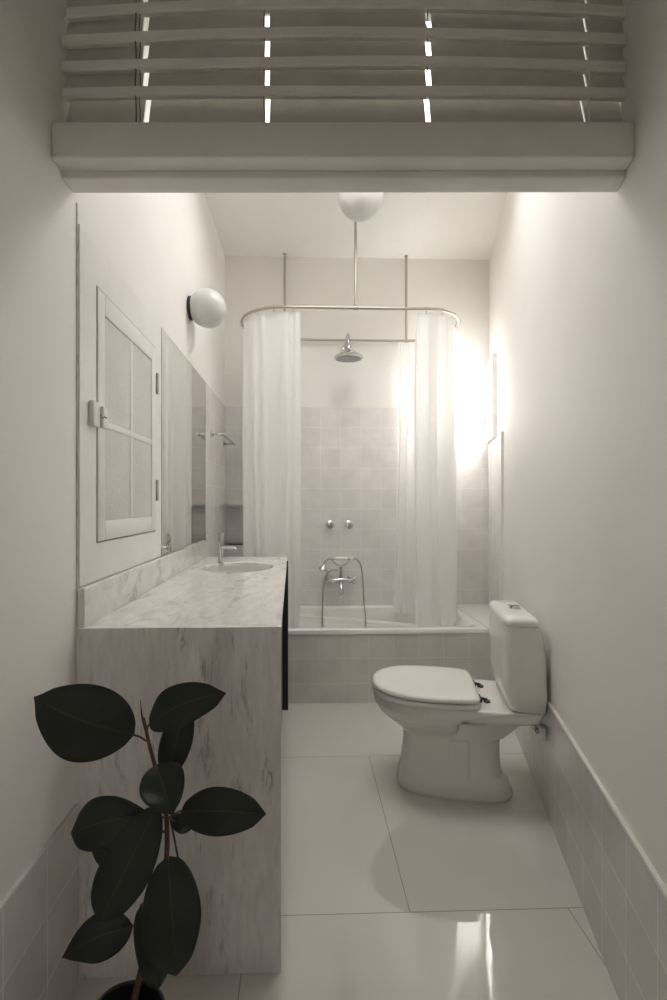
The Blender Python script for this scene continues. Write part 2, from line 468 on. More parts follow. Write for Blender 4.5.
blind = empty('slatted_blind', (0, 1.1, 2.06))
tag(blind, 'aged off-white slatted wooden blind with light showing through its cord slots, above the beam', 'blind')
blind_parent_inv = blind.matrix_world.copy()
def attach(o, root):
    """parent keeping world coordinates of mesh built in world space"""
    o.parent = root
    o.matrix_parent_inverse = (Matrix.Translation(root.location) @ Matrix.Rotation(root.rotation_euler.z, 4, 'Z')).inverted()
    return o
SO = .040                                 # slats stand this far behind the beam's face
slots = [(at(143, 100, 1.10).x, .013), (at(267, 100, 1.10).x, .0105), (at(428.5, 100, 1.10).x, .013), (at(582, 100, 1.10).x, .005)]
xe = xend(SO, .001)
def bow(u, k):                            # ends droop a little
    return -k*(2*u-1)**2
x_a, x_b = XL+.0015, xe
NSL = 9
for i in range(NSL):
    zb = 2.163+.069*i
    k = min(.007+.0055*i, .024)
    jit = random.uniform(-.004, .004); tl = random.uniform(-.003, .003)
    # thick front edge of the slat
    xs0 = x_a+random.uniform(0, .005)+(.012 if i == 3 else 0)+(.02 if i == 4 else 0); xs1 = x_b-random.uniform(0, .003)
    rings = []
    n = 36
    for q in range(n+1):
        x = xs0+(xs1-xs0)*q/n; u = (x-x_a)/(x_b-x_a)
        z = zb+bow(u, k)+tl*(u-.5)+.0012*math.sin(9*u+i*2.1)
        yy = yh(x, SO)
        rings.append([(x, yy, z), (x, yy+.004, z-.003), (x, yy+.016, z), (x, yy+.016, z+.020), (x, yy+.002, z+.021), (x, yy, z+.018)])
    bm = bmesh.new(); add_loft(bm, rings)
    # sloping blade behind it, split at the cord slots
    cuts = [x_a] + [v for s, w in slots for v in (s-w/2, s+w/2)] + [x_b+.010]
    for sgm in range(0, len(cuts), 2):
        c0, c1 = cuts[sgm], cuts[sgm+1]
        rr = []
        m = max(2, int((c1-c0)/.04))
        for q in range(m+1):
            x = c0+(c1-c0)*q/m; u = (x-x_a)/(x_b-x_a)
            z = zb+bow(u, k)+tl*(u-.5)
            yy = yh(x, SO)
            lip = .0008*math.sin(31*u+i)
            rr.append([(x, yy+.017, z+.002), (x, yy+.013, z+.012), (x, yy+.034, z+.096+lip), (x, yy+.037, z+.096+lip)])
        add_loft(bm, rr)
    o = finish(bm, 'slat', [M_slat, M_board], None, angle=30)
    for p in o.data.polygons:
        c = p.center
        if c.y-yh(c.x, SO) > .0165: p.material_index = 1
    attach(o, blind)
# bottom rail + cords
bm = bmesh.new()
rr = []
for q in range(33):
    x = x_a+(x_b-x_a)*q/32; u = q/32
    yy = yh(x, SO+.012)
    rr.append([(x, yy, 2.0585), (x, yy+.02, 2.0585), (x, yy+.02, 2.098), (x, yy, 2.094+.004*math.sin(3*u))])
add_loft(bm, rr); attach(finish(bm, 'bottom_rail', M_board, None, angle=30), blind)
bm = bmesh.new()
rr = []
cuts = [x_a] + [v for s, w in slots for v in (s-w/2, s+w/2)] + [x_b+.010]
for sgm in range(0, len(cuts), 2):
    c0, c1 = cuts[sgm], cuts[sgm+1]
    add_loft(bm, [[(x, yh(x, SO+.02), 2.096), (x, yh(x, SO+.024), 2.096), (x, yh(x, SO+.050), 2.195), (x, yh(x, SO+.046), 2.195)] for x in (c0, (c0+c1)/2, c1)])
attach(finish(bm, 'bottom_blade', M_board, None), blind)
for j, (s, w) in enumerate(slots):
    bm = bmesh.new()
    pts = [(s-w*.62+.0012*math.sin(q*1.3), yh(s, SO+.006), 2.09+q*.018) for q in range(40)]
    add_tube(bm, pts, .0013, 6)
    if j == 0:
        pts = [(s-.017+.0015*math.sin(q*.9), yh(s, SO+.004), 2.09+q*.018) for q in range(40)]
        add_tube(bm, pts, .0018, 6)
    attach(finish(bm, 'ladder_cord', M_cord if j < 3 else M_slat, None, True), blind)

# ------------------------------------------------------------------ window high on the right wall over the bath
bmf = bmesh.new(); bmp = bmesh.new()
def wall_box(bm, y0, y1, z0, z1, o0, o1):
    p = [wr(y0, o0), wr(y1, o0), wr(y1, o1), wr(y0, o1)]
    add_prism(bm, [(v.x, v.y) for v in p], z0, z1)
fw = .03
wall_box(bmf, WY0, WY0+fw, WZ0, WZ1, .0, .030)
wall_box(bmf, WY1-fw, WY1, WZ0, WZ1, .0, .030)
wall_box(bmf, WY0+fw, WY1-fw, WZ0, WZ0+fw, .0, .030)
wall_box(bmf, WY0+fw, WY1-fw, WZ1-fw, WZ1, .0, .030)
fr = struct(finish(bmf, 'window_1', M_paint))
wall_box(bmp, WY0-.02, WY1+.02, WZ0+.0, WZ1-.0, -.13, -.12)
struct(finish(bmp, 'window_pane', M_sky, fr))
bm = bmesh.new(); wall_box(bm, WY0+.002, WY0+.016, 1.90, 1.935, .030, .045)
finish(bm, 'window_latch', M_plastic, fr)

# ------------------------------------------------------------------ bath
BY0, BY1 = 2.742, YB-.012
bx0, bx1 = XL+.012, 1.12
RIM = .438
tub = empty('bathtub', ((bx0+bx1)/2, (BY0+BY1)/2, 0))
tag(tub, 'white enamel built-in bathtub behind the beige tiled apron', 'bathtub')
def rrect(x0, x1, y0, y1, r, n=10):
    out = []
    for cx, cy, a0 in ((x1-r, y1-r, 0), (x0+r, y1-r, 90), (x0+r, y0+r, 180), (x1-r, y0+r, 270)):
        for k in range(n):
            a = math.radians(a0+90*k/(n-1)); out.append((cx+r*math.cos(a), cy+r*math.sin(a)))
    return out
def ringz(pts, z): return [(x, y, z) for x, y in pts]
bm = bmesh.new()
n_ = 10
outer0 = ringz(rrect(bx0, bx1, BY0-.004, BY1, .006), RIM-.028)
outer1 = ringz(rrect(bx0, bx1, BY0-.004, BY1, .006), RIM-.004)
outer2 = ringz(rrect(bx0+.003, bx1-.003, BY0, BY1-.002, .006), RIM)
i0 = ringz(rrect(bx0+.07, bx1-.055, BY0+.055, BY1-.045, .06), RIM)
i1 = ringz(rrect(bx0+.078, bx1-.063, BY0+.063, BY1-.053, .06), RIM-.010)
k0 = [(x, y, .425-.125*max(0, min(1, (x+.1)/.95)) if y > 3.0 else .36) for x, y in rrect(bx0+.10, bx1-.09, BY0+.075, BY1-.060, .07)]
k1 = [(x, y, (.420-.125*max(0, min(1, (x+.1)/.95))) if y > 3.0 else .35) for x, y in rrect(bx0+.12, bx1-.11, BY0+.080, BY1-.105, .08)]
k2 = ringz(rrect(bx0+.20, bx1-.16, BY0+.12, BY1-.15, .10), .10)
k3 = ringz(rrect(bx0+.28, bx1-.22, BY0+.17, BY1-.19, .08), .065)
add_loft(bm, [outer0, outer1, outer2, i0, i1, k0, k1, k2, k3], cap0=False)
attach(finish(bm, 'basin_shell', M_enamel, None, angle=50), tub)
bm = bmesh.new()
add_lathe(bm, [(0, 0), (.022, 0), (.022, .004), (.012, .006), (0, .006)], 20, Matrix.Translation((.85, 3.07, .0655)))
attach(finish(bm, 'drain', M_chrome, None, True), tub)
# tiled apron and the deck in the wedge at the right end
slab('trim_9', (XL+.01, BY0+.020), (xr(BY0)-.014, BY0+.020), 0.0, RIM-.030, .020, (0, -1), M_tile_apron, XL+.01)
bm = bmesh.new()
e0, e1 = wr(BY0+.04, .013), wr(BY1, .013)
add_prism(bm, [(bx1+.001, BY0+.002), (e0.x, BY0+.002), (e1.x-.002, BY1), (bx1+.001, BY1)], RIM-.029, RIM+.002)
struct(finish(bm, 'trim_10', M_enamel))

# ------------------------------------------------------------------ shower rail ring with ceiling hangers
RZ, RY0, RY1, RXL, RXR, RR = 2.385, 2.80, 3.36, -.12, .76, .28
def ring_pt(s):
    """s in 0..1 round the stadium, starting at the front middle going left (towards -x)"""
    Ls = RXR-RXL; La = PI*RR; P = 2*Ls+2*La
    d = (s % 1)*P
    yc = (RY0+RY1)/2; mid = (RXL+RXR)/2
    if d < Ls/2: return Vector((mid-d, RY0, RZ)), Vector((0, -1, 0))
    d -= Ls/2
    if d < La:
        a = -PI/2-d/RR; return Vector((RXL+RR*math.cos(a), yc+RR*math.sin(a), RZ)), Vector((math.cos(a), math.sin(a), 0))
    d -= La
    if d < Ls: return Vector((RXL+d, RY1, RZ)), Vector((0, 1, 0))
    d -= Ls
    if d < La:
        a = PI/2-d/RR; return Vector((RXR+RR*math.cos(a), yc+RR*math.sin(a), RZ)), Vector((math.cos(a), math.sin(a), 0))
    d -= La
    return Vector((RXR-d, RY0, RZ)), Vector((0, -1, 0))
rail = empty('shower_rail', (.32, 3.08, RZ))
tag(rail, 'brushed metal oval shower curtain rail hung from the ceiling above the bath', 'curtain rail')
bm = bmesh.new(); add_tube(bm, [ring_pt(k/160)[0] for k in range(160)], .0088, 10, closed=True)
attach(finish(bm, 'rail_ring', M_rod, None, True), rail)
for hx, hy in ((.326, RY0), (-.127, RY1), (.765, RY1)):
    bm = bmesh.new(); add_tube(bm, [(hx, hy, RZ+.004), (hx, hy, ZC)], .0085, 10)
    add_lathe(bm, [(0, 0), (.014, 0), (.014, .004), (.010, .008), (0, .008)], 18, axis((hx, hy, ZC), (0, 0, -1)))
    add_lathe(bm, [(0, -.014), (.0125, -.014), (.0125, .014), (0, .014)], 14, axis((hx, hy, RZ), (1, 0, 0)))
    attach(finish(bm, 'hanger_rod', M_rod, None, angle=40), rail)

# ------------------------------------------------------------------ curtains
def curtain(name, s0, s1, label, folds, amp, zb, zbfun=None, seed=1, inx=0., flare=0., nr=8, wsoft=1.0):
    rnd = random.Random(seed)
    ph = [rnd.uniform(0, 6.28) for _ in range(5)]
    n, m = 260, 40
    root = empty(name, tuple(ring_pt((s0+s1)/2)[0]*1.0))
    root.location.z = zb
    bm = bmesh.new(); g = []
    for j in range(m+1):
        v = j/m; row = []
        for i in range(n+1):
            u = i/n
            uu = u+.018*math.sin(2*PI*folds*.5*u+ph[0])+.03*math.sin(2*PI*u*1.7+ph[1])*v
            s = s0+(s1-s0)*max(-.02, min(1.02, uu))
            p, nn = ring_pt(s)
            T = Vector((-nn.y, nn.x, 0))
            A = amp*(.30+.70*min(1, v*3))*(.75+.25*math.sin(2*PI*2.3*u+ph[2]))
            w = math.sin(2*PI*folds*u+ph[3]+.5*math.sin(2.2*v+ph[4]))
            w = math.copysign(abs(w)**wsoft, w)
            p = p + nn*(A*w-.020) + T*(.35*A*math.sin(4*PI*folds*u+ph[0]))
            ctr = Vector((.32, 3.08, p.z))
            # hem hangs inside the tub
            y_in = (p.y-3.08)
            p.y = 3.08+y_in*(1-.24*v**1.0*min(1, abs(y_in)/.2)) if y_in < 0 else 3.08+y_in*(1-.16*v)
            p.x += inx*v + flare*v*v*(u-.5)
            z_b = zb+(zbfun(u) if zbfun else 0)
            scal = .006*math.sin(2*PI*folds*u+ph[3]+PI/2)
            p.z = RZ-.020 + (z_b-RZ+.020)*v + scal*(1-v)*.5
            row.append(bm.verts.new(p))
        g.append(row)
    for j in range(m):
        for i in range(n):
            bm.faces.new((g[j][i], g[j][i+1], g[j+1][i+1], g[j+1][i]))
    o = attach(finish(bm, 'curtain_cloth', M_curt, None, True), root)
    for k in range(nr):
        s = s0+(s1-s0)*(k+.5)/nr
        p, nn = ring_pt(s)
        bm = bmesh.new()
        pts = []
        for q in range(18):
            a = 2*PI*q/18
            pts.append(p+Vector((0, 0, -.008))+nn*(.013*math.cos(a))+Vector((0, 0, .021*math.sin(a))))
        add_tube(bm, pts, .0016, 6, closed=True)
        attach(finish(bm, 'curtain_ring', M_rod, None, True), root)
    tag(root, label, 'shower curtain', 'white shower curtains round the bath')
    return root
PERI = 2*(RXR-RXL)+2*PI*RR
mid = (RXL+RXR)/2
sL0 = (mid-(.005))/PERI                       # front, x = -.03
sL1 = ((RXR-RXL)/2+PI*RR+.06)/PERI
curtain('shower_curtain', sL0, sL1, 'white sheer shower curtain at the left end of the oval rail, beside the washbasin', 9.0, .030, .40, seed=4, inx=.012, nr=9)
sR0 = ((RXR-RXL)/2+PI*RR+(.70-RXL))/PERI     # back rail, x = .70
sR1 = 1-(.705-mid)/PERI
curtain('shower_curtain', sR0, sR1, 'white sheer shower curtain at the right end of the oval rail, by the window', 8.0, .032, .40, seed=9, inx=-.022, nr=9, flare=.10)

# ------------------------------------------------------------------ shower head, stop valves, bath mixer
sh = empty('overhead_shower', (.315, 3.39, 2.30))
tag(sh, 'chrome rain shower head on a bent arm above the bath', 'shower head')
bm = bmesh.new()
add_tube(bm, smooth_path([(.318, YB-.002, 2.325), (.318, 3.34, 2.345), (.318, 3.26, 2.375), (.318, 3.19, 2.365), (.318, 3.155, 2.315), (.318, 3.15, 2.265)], 8), .0095, 12)
attach(finish(bm, 'shower_arm', M_chrome, None, True), sh)
bm = bmesh.new(); add_lathe(bm, [(0, 0), (.030, 0), (.030, .006), (.014, .012), (0, .012)], 24, axis((.318, YB-.009, 2.325), (0, -1, 0)))
attach(finish(bm, 'wall_flange', M_chrome, None, angle=40), sh)
bm = bmesh.new()
add_lathe(bm, [(0, .075), (.014, .075), (.020, .066), (.020, .052), (.034, .046), (.040, .036), (.062, .026), (.088, .012), (.100, 0), (.100, -.010), (.094, -.014), (0, -.014)], 40, Matrix.Translation((.318, 3.15, 2.195)) @ Matrix.Rotation(math.radians(4), 4, 'X'))
attach(finish(bm, 'spray_head', M_chrome, None, angle=35), sh)
bm = bmesh.new()
add_lathe(bm, [(0, 0), (.086, 0), (.086, -.003), (0, -.003)], 40, Matrix.Translation((.318, 3.15+.001, 2.181)) @ Matrix.Rotation(math.radians(4), 4, 'X'))
attach(finish(bm, 'spray_plate', mat('spray_plate_grey', (.25, .25, .24), .4), None, angle=35), sh)

for vx, lab in ((.204, 'left round chrome stop valve on the tiled wall over the bath mixer'), (.342, 'right round chrome stop valve on the tiled wall over the bath mixer')):
    v = empty('stop_valve', (vx, YB-t, 1.031)); tag(v, lab, 'valve', 'chrome stop valves over the bath mixer')
    bm = bmesh.new(); add_lathe(bm, [(0, 0), (.031, 0), (.031, .004), (.018, .012), (.011, .016), (0, .016)], 24, axis((vx, YB-t-.001, 1.031), (0, -1, 0)))
    attach(finish(bm, 'rosette', M_chrome, None, angle=40), v)
    bm = bmesh.new(); add_lathe(bm, [(0, .014), (.010, .014), (.012, .024), (.022, .030), (.024, .042), (.019, .050), (0, .053)], 12, axis((vx, YB-t, 1.031), (0, -1, 0)))
    attach(finish(bm, 'knob', M_chrome, None, angle=30), v)

mx = empty('bath_mixer', (.275, YB-t, .62)); tag(mx, 'chrome telephone-style bath mixer with cradle and looped hoses on the back tiles', 'tap')
CX, CZ, CY = .278, .635, 3.315
bm = bmesh.new()
add_tube(bm, [(CX-.078, CY, CZ), (CX-.04, CY, CZ), (CX, CY, CZ), (CX+.04, CY, CZ), (CX+.078, CY, CZ)], [.016, .016, .023, .016, .016], 16)
add_tube(bm, [(CX, CY, CZ), (CX, CY-.005, CZ+.05), (CX, CY-.005, CZ+.09)], [.016, .012, .014], 14)
for sx in (-1, 1):
    add_tube(bm, [(CX+sx*.075, YB-t-.002, CZ-.004), (CX+sx*.075, CY+.02, CZ-.004), (CX+sx*.075, CY, CZ)], [.013, .012, .012], 12)
    add_lathe(bm, [(0, 0), (.029, 0), (.026, .008), (.014, .014), (0, .014)], 20, axis((CX+sx*.075, YB-t-.001, CZ-.004), (0, -1, 0)))
attach(finish(bm, 'mixer_body', M_chrome, None, angle=40), mx)
bm = bmesh.new(); add_tube(bm, smooth_path([(CX, CY, CZ-.005), (CX, CY-.03, CZ-.03), (CX, CY-.055, CZ-.065), (CX, CY-.06, CZ-.095)], 6), [.013]*7+[.014]*6+[.015]*6, 14)
attach(finish(bm, 'spout', M_chrome, None, True), mx)
for sx in (-1, 1):
    bm = bmesh.new()
    c0 = Vector((CX+sx*.070, CY-.022, CZ+.006))
    dr = Vector((sx*.25, -.93, .25)).normalized()
    add_lathe(bm, [(0, -.02), (.012, -.02), (.014, 0), (.010, .010), (.008, .02), (0, .02)], 14, axis(c0, dr))
    A = axis(c0+dr*.022, dr)
    for k in range(4):
        an = k*PI/2+.5
        q = A @ Vector((.028*math.cos(an), .028*math.sin(an), 0))
        add_tube(bm, [A @ Vector((0, 0, 0)), q], [.007, .0065], 10)
        bmesh.ops.create_uvsphere(bm, u_segments=10, v_segments=8, radius=.009, matrix=Matrix.Translation(q))
    bmesh.ops.create_uvsphere(bm, u_segments=12, v_segments=8, radius=.012, matrix=A)
    attach(finish(bm, 'cross_handle', M_chrome, None, True), mx)
bm = bmesh.new()
add_tube(bm, smooth_path([(CX-.062, CY-.01, CZ+.148), (CX-.045, CY-.01, CZ+.128), (CX-.02, CY-.01, CZ+.112), (CX, CY-.01, CZ+.108), (CX+.02, CY-.01, CZ+.112), (CX+.045, CY-.01, CZ+.128), (CX+.062, CY-.01, CZ+.148)], 5), .0055, 10)
add_tube(bm, [(CX, CY-.006, CZ+.085), (CX, CY-.009, CZ+.11)], .009, 10)
attach(finish(bm, 'cradle', M_chrome, None, True), mx)
bm = bmesh.new()
add_tube(bm, smooth_path([(CX+.095, CY-.012, CZ+.158), (CX+.05, CY-.012, CZ+.158), (CX-.05, CY-.012, CZ+.158), (CX-.085, CY-.012, CZ+.156), (CX-.112, CY-.012, CZ+.138), (CX-.125, CY-.012, CZ+.105)], 6), .0075, 12)
add_lathe(bm, [(0, .03), (.010, .028), (.013, .016), (.030, -.002), (.034, -.012), (0, -.014)], 22, axis((CX-.127, CY-.014, CZ+.088), (.35, 0, 1)))
hs = attach(finish(bm, 'handset', M_chrome, None, True), mx)
bm = bmesh.new(); add_lathe(bm, [(0, 0), (.010, 0), (.0135, .012), (.0145, .045), (.0135, .078), (.010, .090), (0, .090)], 18, axis((CX-.045, CY-.012, CZ+.158), (1, 0, 0)))
o = finish(bm, 'hand_grip', M_ceramic, None, True); attach(o, mx)
bm = bmesh.new()
add_tube(bm, smooth_path([(CX+.095, CY-.012, CZ+.158), (CX+.122, CY-.014, CZ+.148), (CX+.146, CY-.016, CZ+.10), (CX+.157, CY-.02, CZ), (CX+.165, CY-.03, CZ-.15), (CX+.172, CY-.045, CZ-.32), (CX+.10, CY-.06, CZ-.40), (CX, CY-.06, CZ-.43)], 8), .0058, 8)
attach(finish(bm, 'hose', M_rod, None, True), mx)
bm = bmesh.new()
add_tube(bm, smooth_path([(CX-.02, CY-.006, CZ+.075), (CX-.065, CY-.012, CZ+.075), (CX-.105, CY-.02, CZ+.04), (CX-.125, CY-.03, CZ-.05), (CX-.132, CY-.04, CZ-.20), (CX-.132, CY-.05, CZ-.32), (CX-.09, CY-.06, CZ-.40), (CX, CY-.06, CZ-.43)], 8), .0058, 8)
attach(finish(bm, 'hose', M_rod, None, True), mx)

# ------------------------------------------------------------------ towel rail on the left tiles
tw = empty('towel_rail', (XL, 3.07, 1.612)); tag(tw, 'slim chrome towel rail on the left tiled wall past the mirror', 'towel rail')
TX = XL+.007
for yy in (2.845, 3.30):
    bm = bmesh.new()
    add_tube(bm, [(TX+.004, yy, 1.615), (TX+.075, yy, 1.615)], .0075, 12)
    attach(finish(bm, 'bracket', M_chrome, None, True), tw)
for yy in (2.845, 3.30):
    bm = bmesh.new()
    add_lathe(bm, [(0, 0), (.020, 0), (.020, .006), (.012, .010), (0, .010)], 20, axis((TX+.001, yy, 1.615), (1, 0, 0)))
    attach(finish(bm, 'wall_flange', M_chrome, None, angle=40), tw)
bm = bmesh.new(); add_tube(bm, [(TX+.075, 2.82, 1.615), (TX+.075, 3.325, 1.615)], .008, 12)
attach(finish(bm, 'bar', M_chrome, None, True), tw)

# ------------------------------------------------------------------ globes
wl = empty('wall_lamp', (XL, 2.345, 2.18)); tag(wl, 'unlit white opal globe lamp with black base on the left wall', 'wall lamp')
bm = bmesh.new(); add_lathe(bm, [(0, 0), (.058, 0), (.058, .018), (.052, .024), (0, .024)], 36, axis((XL+.001, 2.345, 2.18), (1, 0, 0)))
attach(finish(bm, 'lamp_base', M_lamp_base, None, angle=40), wl)
bm = bmesh.new(); bmesh.ops.create_uvsphere(bm, u_segments=48, v_segments=32, radius=.0945, matrix=Matrix.Translation((XL+.091, 2.345, 2.18)))
attach(finish(bm, 'globe', M_globe, None, True), wl)
cl = empty('ceiling_lamp', (.325, 2.54, ZC)); tag(cl, 'unlit white opal globe lamp on the ceiling, cut off by the beam', 'ceiling lamp')
bm = bmesh.new(); add_lathe(bm, [(0, 0), (.06, 0), (.06, .02), (0, .022)], 36, axis((.325, 2.54, ZC-.001), (0, 0, -1)))
attach(finish(bm, 'lamp_base', M_lamp_base, None, angle=40), cl)
bm = bmesh.new(); bmesh.ops.create_uvsphere(bm, u_segments=48, v_segments=32, radius=.124, matrix=Matrix.Translation((.325, 2.54, 2.895)))
attach(finish(bm, 'globe', M_globe, None, True), cl)

# ------------------------------------------------------------------ mirror
mi = empty('wall_mirror', (XL, 2.29, .99)); tag(mi, 'large frameless mirror on the left wall above the marble splashback', 'mirror')
bm = bmesh.new(); add_box(bm, XL+.0015, XL+.0065, 1.863, 2.703, .985, TT)
o = finish(bm, 'mirror_backing', M_mirror_edge, None); attach(o, mi)
bm = bmesh.new()
v = [bm.verts.new(p) for p in ((XL+.0068, 1.864, .986), (XL+.0068, 2.693, .986), (XL+.0068, 2.693, TT-.001), (XL+.0068, 1.864, TT-.001))]
f = bm.faces.new(v); 
if f.normal.x < 0: f.normal_flip()
me = bpy.data.meshes.new('mirror_glass'); bm.to_mesh(me); bm.free()
attach(link('mirror_glass', me, M_mirror), mi)

# ------------------------------------------------------------------ glazed wall cabinet
wc = empty('wall_cabinet', (XL, 1.53, .985)); tag(wc, 'white painted wall cupboard with a four-pane frosted glass door, left wall over the counter', 'cabinet')
FX = XL+.006                      # face of the surround
D0, D1, DZ0, DZ1 = 1.278, 1.785, 1.087, 1.795
bm = bmesh.new()
P0, P1, PZ0, PZ1 = 1.184, 1.860, .985, 1.905
add_box(bm, XL+.001, FX, P0, D0, PZ0, PZ1)
add_box(bm, XL+.001, FX, D1, P1, PZ0, PZ1)
add_box(bm, XL+.001, FX, D0, D1, PZ0, DZ0)
add_box(bm, XL+.001, FX, D0, D1, DZ1, PZ1)
attach(finish(bm, 'face_frame', M_paint, None), wc)
bm = bmesh.new(); add_box(bm, XL+.001, XL+.003, D0+.001, D1-.001, DZ0+.001, DZ1-.001)
attach(finish(bm, 'back_panel', mat('cupboard_inside', (.30, .29, .27), .8), None), wc)
g_ = .0045
bm = bmesh.new()
dx0, dx1 = XL+.0032, FX+.0035
st = .045; rl = .06
YA, YC, ZA, ZD = D0+g_, D1-g_, DZ0+g_, DZ1-g_
add_box(bm, dx0, dx1, YA, YA+st, ZA, ZD)
add_box(bm, dx0, dx1, YC-st, YC, ZA, ZD)
add_box(bm, dx0, dx1, YA+st, YC-st, ZA, ZA+.055)
add_box(bm, dx0, dx1, YA+st, YC-st, ZD-rl, ZD)
o = finish(bm, 'door', M_paint, None); bevel_mod(o, .002, 2); door = attach(o, wc)
def sub(o, part):
    o.parent = part; o.matrix_parent_inverse = part.matrix_parent_inverse.copy()
    # part itself carries world-space geometry: undo its own parenting
    o.matrix_parent_inverse = Matrix.Identity(4)
    return o
ym, zm = (YA+YC)/2+.002, 1.423
for (n1, bx) in (('muntin', (dx0+.0005, dx1-.001, ym-.010, ym+.010, ZA+.055, ZD-rl)), ('muntin', (dx0+.0005, dx1-.0014, YA+st, YC-st, zm-.011, zm+.011))):
    bm = bmesh.new(); add_box(bm, *bx); o = finish(bm, n1, M_paint, None); bevel_mod(o, .003, 2); sub(o, door)
for (ya, yb) in ((YA+st, ym-.010), (ym+.010, YC-st)):
    for (za, zb) in ((ZA+.055, zm-.011), (zm+.011, ZD-rl)):
        bm = bmesh.new(); add_box(bm, dx0+.0003, dx0+.0028, ya+.0005, yb-.0005, za+.0005, zb-.0005)
        sub(finish(bm, 'pane', M_glass, None), door)
bm = bmesh.new(); add_box(bm, FX+.004, FX+.014, 1.292, 1.322, 1.406, 1.466); o = finish(bm, 'latch', M_plastic, None); bevel_mod(o, .004, 3); sub(o, door)
bm = bmesh.new(); add_box(bm, FX+.0005, FX+.014, 1.232, 1.272, 1.402, 1.470); o = finish(bm, 'latch_keep', M_plastic, None); bevel_mod(o, .004, 3); attach(o, wc)
bm = bmesh.new(); add_tube(bm, [(FX+.0145, 1.275, 1.436), (FX+.0145, 1.308, 1.436)], .003, 10); sub(finish(bm, 'latch_bolt', M_chrome, None, True), door)
for zc in (1.655, 1.245):
    bm = bmesh.new(); add_tube(bm, [(FX+.007, D1+.003, zc-.04), (FX+.007, D1+.003, zc+.04)], .005, 10)
    add_box(bm, FX+.0005, FX+.004, D1+.002, D1+.020, zc-.038, zc+.038)
    attach(finish(bm, 'hinge', mat('painted_hinge', (.48, .46, .43), .5), None, angle=40), wc)
# thin weathered plaster edge where the cupboard surround meets the wall
bm = bmesh.new(); add_box(bm, XL+.0002, XL+.0025, 1.177, 1.1835, .985, 1.955)
struct(finish(bm, 'trim_11', mat('plaster_edge', (.60, .56, .50), .8, noise=.2, nscale=30)))

# ------------------------------------------------------------------ marble vanity
CY0, CY1, CT = 1.176, 2.693, .881
def cxr(y): return -.054-.022*(y-1.18)
van = empty('marble_counter', (-.3, 1.93, 0)); tag(van, 'white veined marble vanity counter with solid end panel and splashback, left wall', 'counter')
def plate_hole(bm, poly, cx, cy, a, b, z0, z1, n=72):
    """polygonal plate with an elliptical hole"""
    angs = [2*PI*k/n for k in range(n)]
    for (x, y) in poly: angs.append(math.atan2(y-cy, x-cx) % (2*PI))
    angs = sorted(set(round(q, 6) for q in angs))
    def hit(t):
        d = Vector((math.cos(t), math.sin(t))); best = None
        for i in range(len(poly)):
            p = Vector(poly[i]); q = Vector(poly[(i+1) % len(poly)]); e = q-p
            den = d.x*e.y-d.y*e.x
            if abs(den) < 1e-9: continue
            w = p-Vector((cx, cy))
            s = (w.x*e.y-w.y*e.x)/den; u = (w.x*d.y-w.y*d.x)/den
            if s > 0 and -1e-4 <= u <= 1+1e-4 and (best is None or s < best): best = s
        return (cx+d.x*best, cy+d.y*best)
    O = [hit(t) for t in angs]
    I = [(cx+a*math.cos(t), cy+b*math.sin(t)) for t in angs]
    I2 = [(cx+(a+.004)*math.cos(t), cy+(b+.004)*math.sin(t)) for t in angs]
    rings = [[(x, y, z0) for x, y in I], [(x, y, z0) for x, y in O], [(x, y, z1) for x, y in O], [(x, y, z1) for x, y in I2], [(x, y, z1-.004) for x, y in I]]
    vs = [[bm.verts.new(p) for p in r] for r in rings]; m = len(angs)
    for i in range(5):
        A, B = vs[i], vs[(i+1) % 5]
        for j in range(m):
            k = (j+1) % m
            bm.faces.new((A[j], A[k], B[k], B[j]))
SX, SY, SA, SB = -.318, 2.275, .172, .19
XW = XL+.0012
bm = bmesh.new()
plate_hole(bm, [(XW, CY0+.0205), (cxr(CY0+.0205), CY0+.0205), (cxr(CY1), CY1), (XW, CY1)], SX, SY, SA, SB, CT-.020, CT)
attach(finish(bm, 'countertop', M_marble_top, None, angle=30), van)
bm = bmesh.new(); add_prism(bm, [(XW, CY0), (cxr(CY0), CY0), (cxr(CY0+.02), CY0+.02), (XW, CY0+.02)], .0, CT)
attach(finish(bm, 'end_panel', M_marble_end, None), van)
bm = bmesh.new(); add_box(bm, XW, XW+.019, CY0+.004, CY1-.002, CT+.0003, CT+.100)
o = finish(bm, 'splashback', M_marble_top, None); bevel_mod(o, .0015, 2); attach(o, van)
# under-mounted bowl
sk = empty('washbasin', (SX, SY, CT-.15)); tag(sk, 'oval white washbasin set under the marble counter', 'washbasin')
bm = bmesh.new()
rings = []
for q in range(13):
    tt = q/12
    r = math.cos(tt*PI/2)**.55 if q < 12 else .12
    z = CT-.0215-.13*math.sin(tt*PI/2)
    rings.append([(SX+(SA-.0+.012)*max(r, .12)*math.cos(2*PI*k/56), SY+(SB+.012)*max(r, .12)*math.sin(2*PI*k/56), z) for k in range(56)])
outr = [[(SX+(x-SX)*1.06, SY+(y-SY)*1.06, z-.0) for x, y, z in rg] for rg in rings[:1]]
outr += [[(SX+(x-SX)*1.05, SY+(y-SY)*1.05, z-.012) for x, y, z in rg] for rg in rings[1:]]
add_loft(bm, outr[::-1]+rings)
attach(finish(bm, 'bowl', M_ceramic, None, angle=50), sk)
bm = bmesh.new(); add_lathe(bm, [(0, 0), (.02, 0), (.02, .003), (.008, .005), (0, .005)], 20, Matrix.Translation((SX, SY, CT-.150)))
attach(finish(bm, 'drain', M_chrome, None, True), sk)
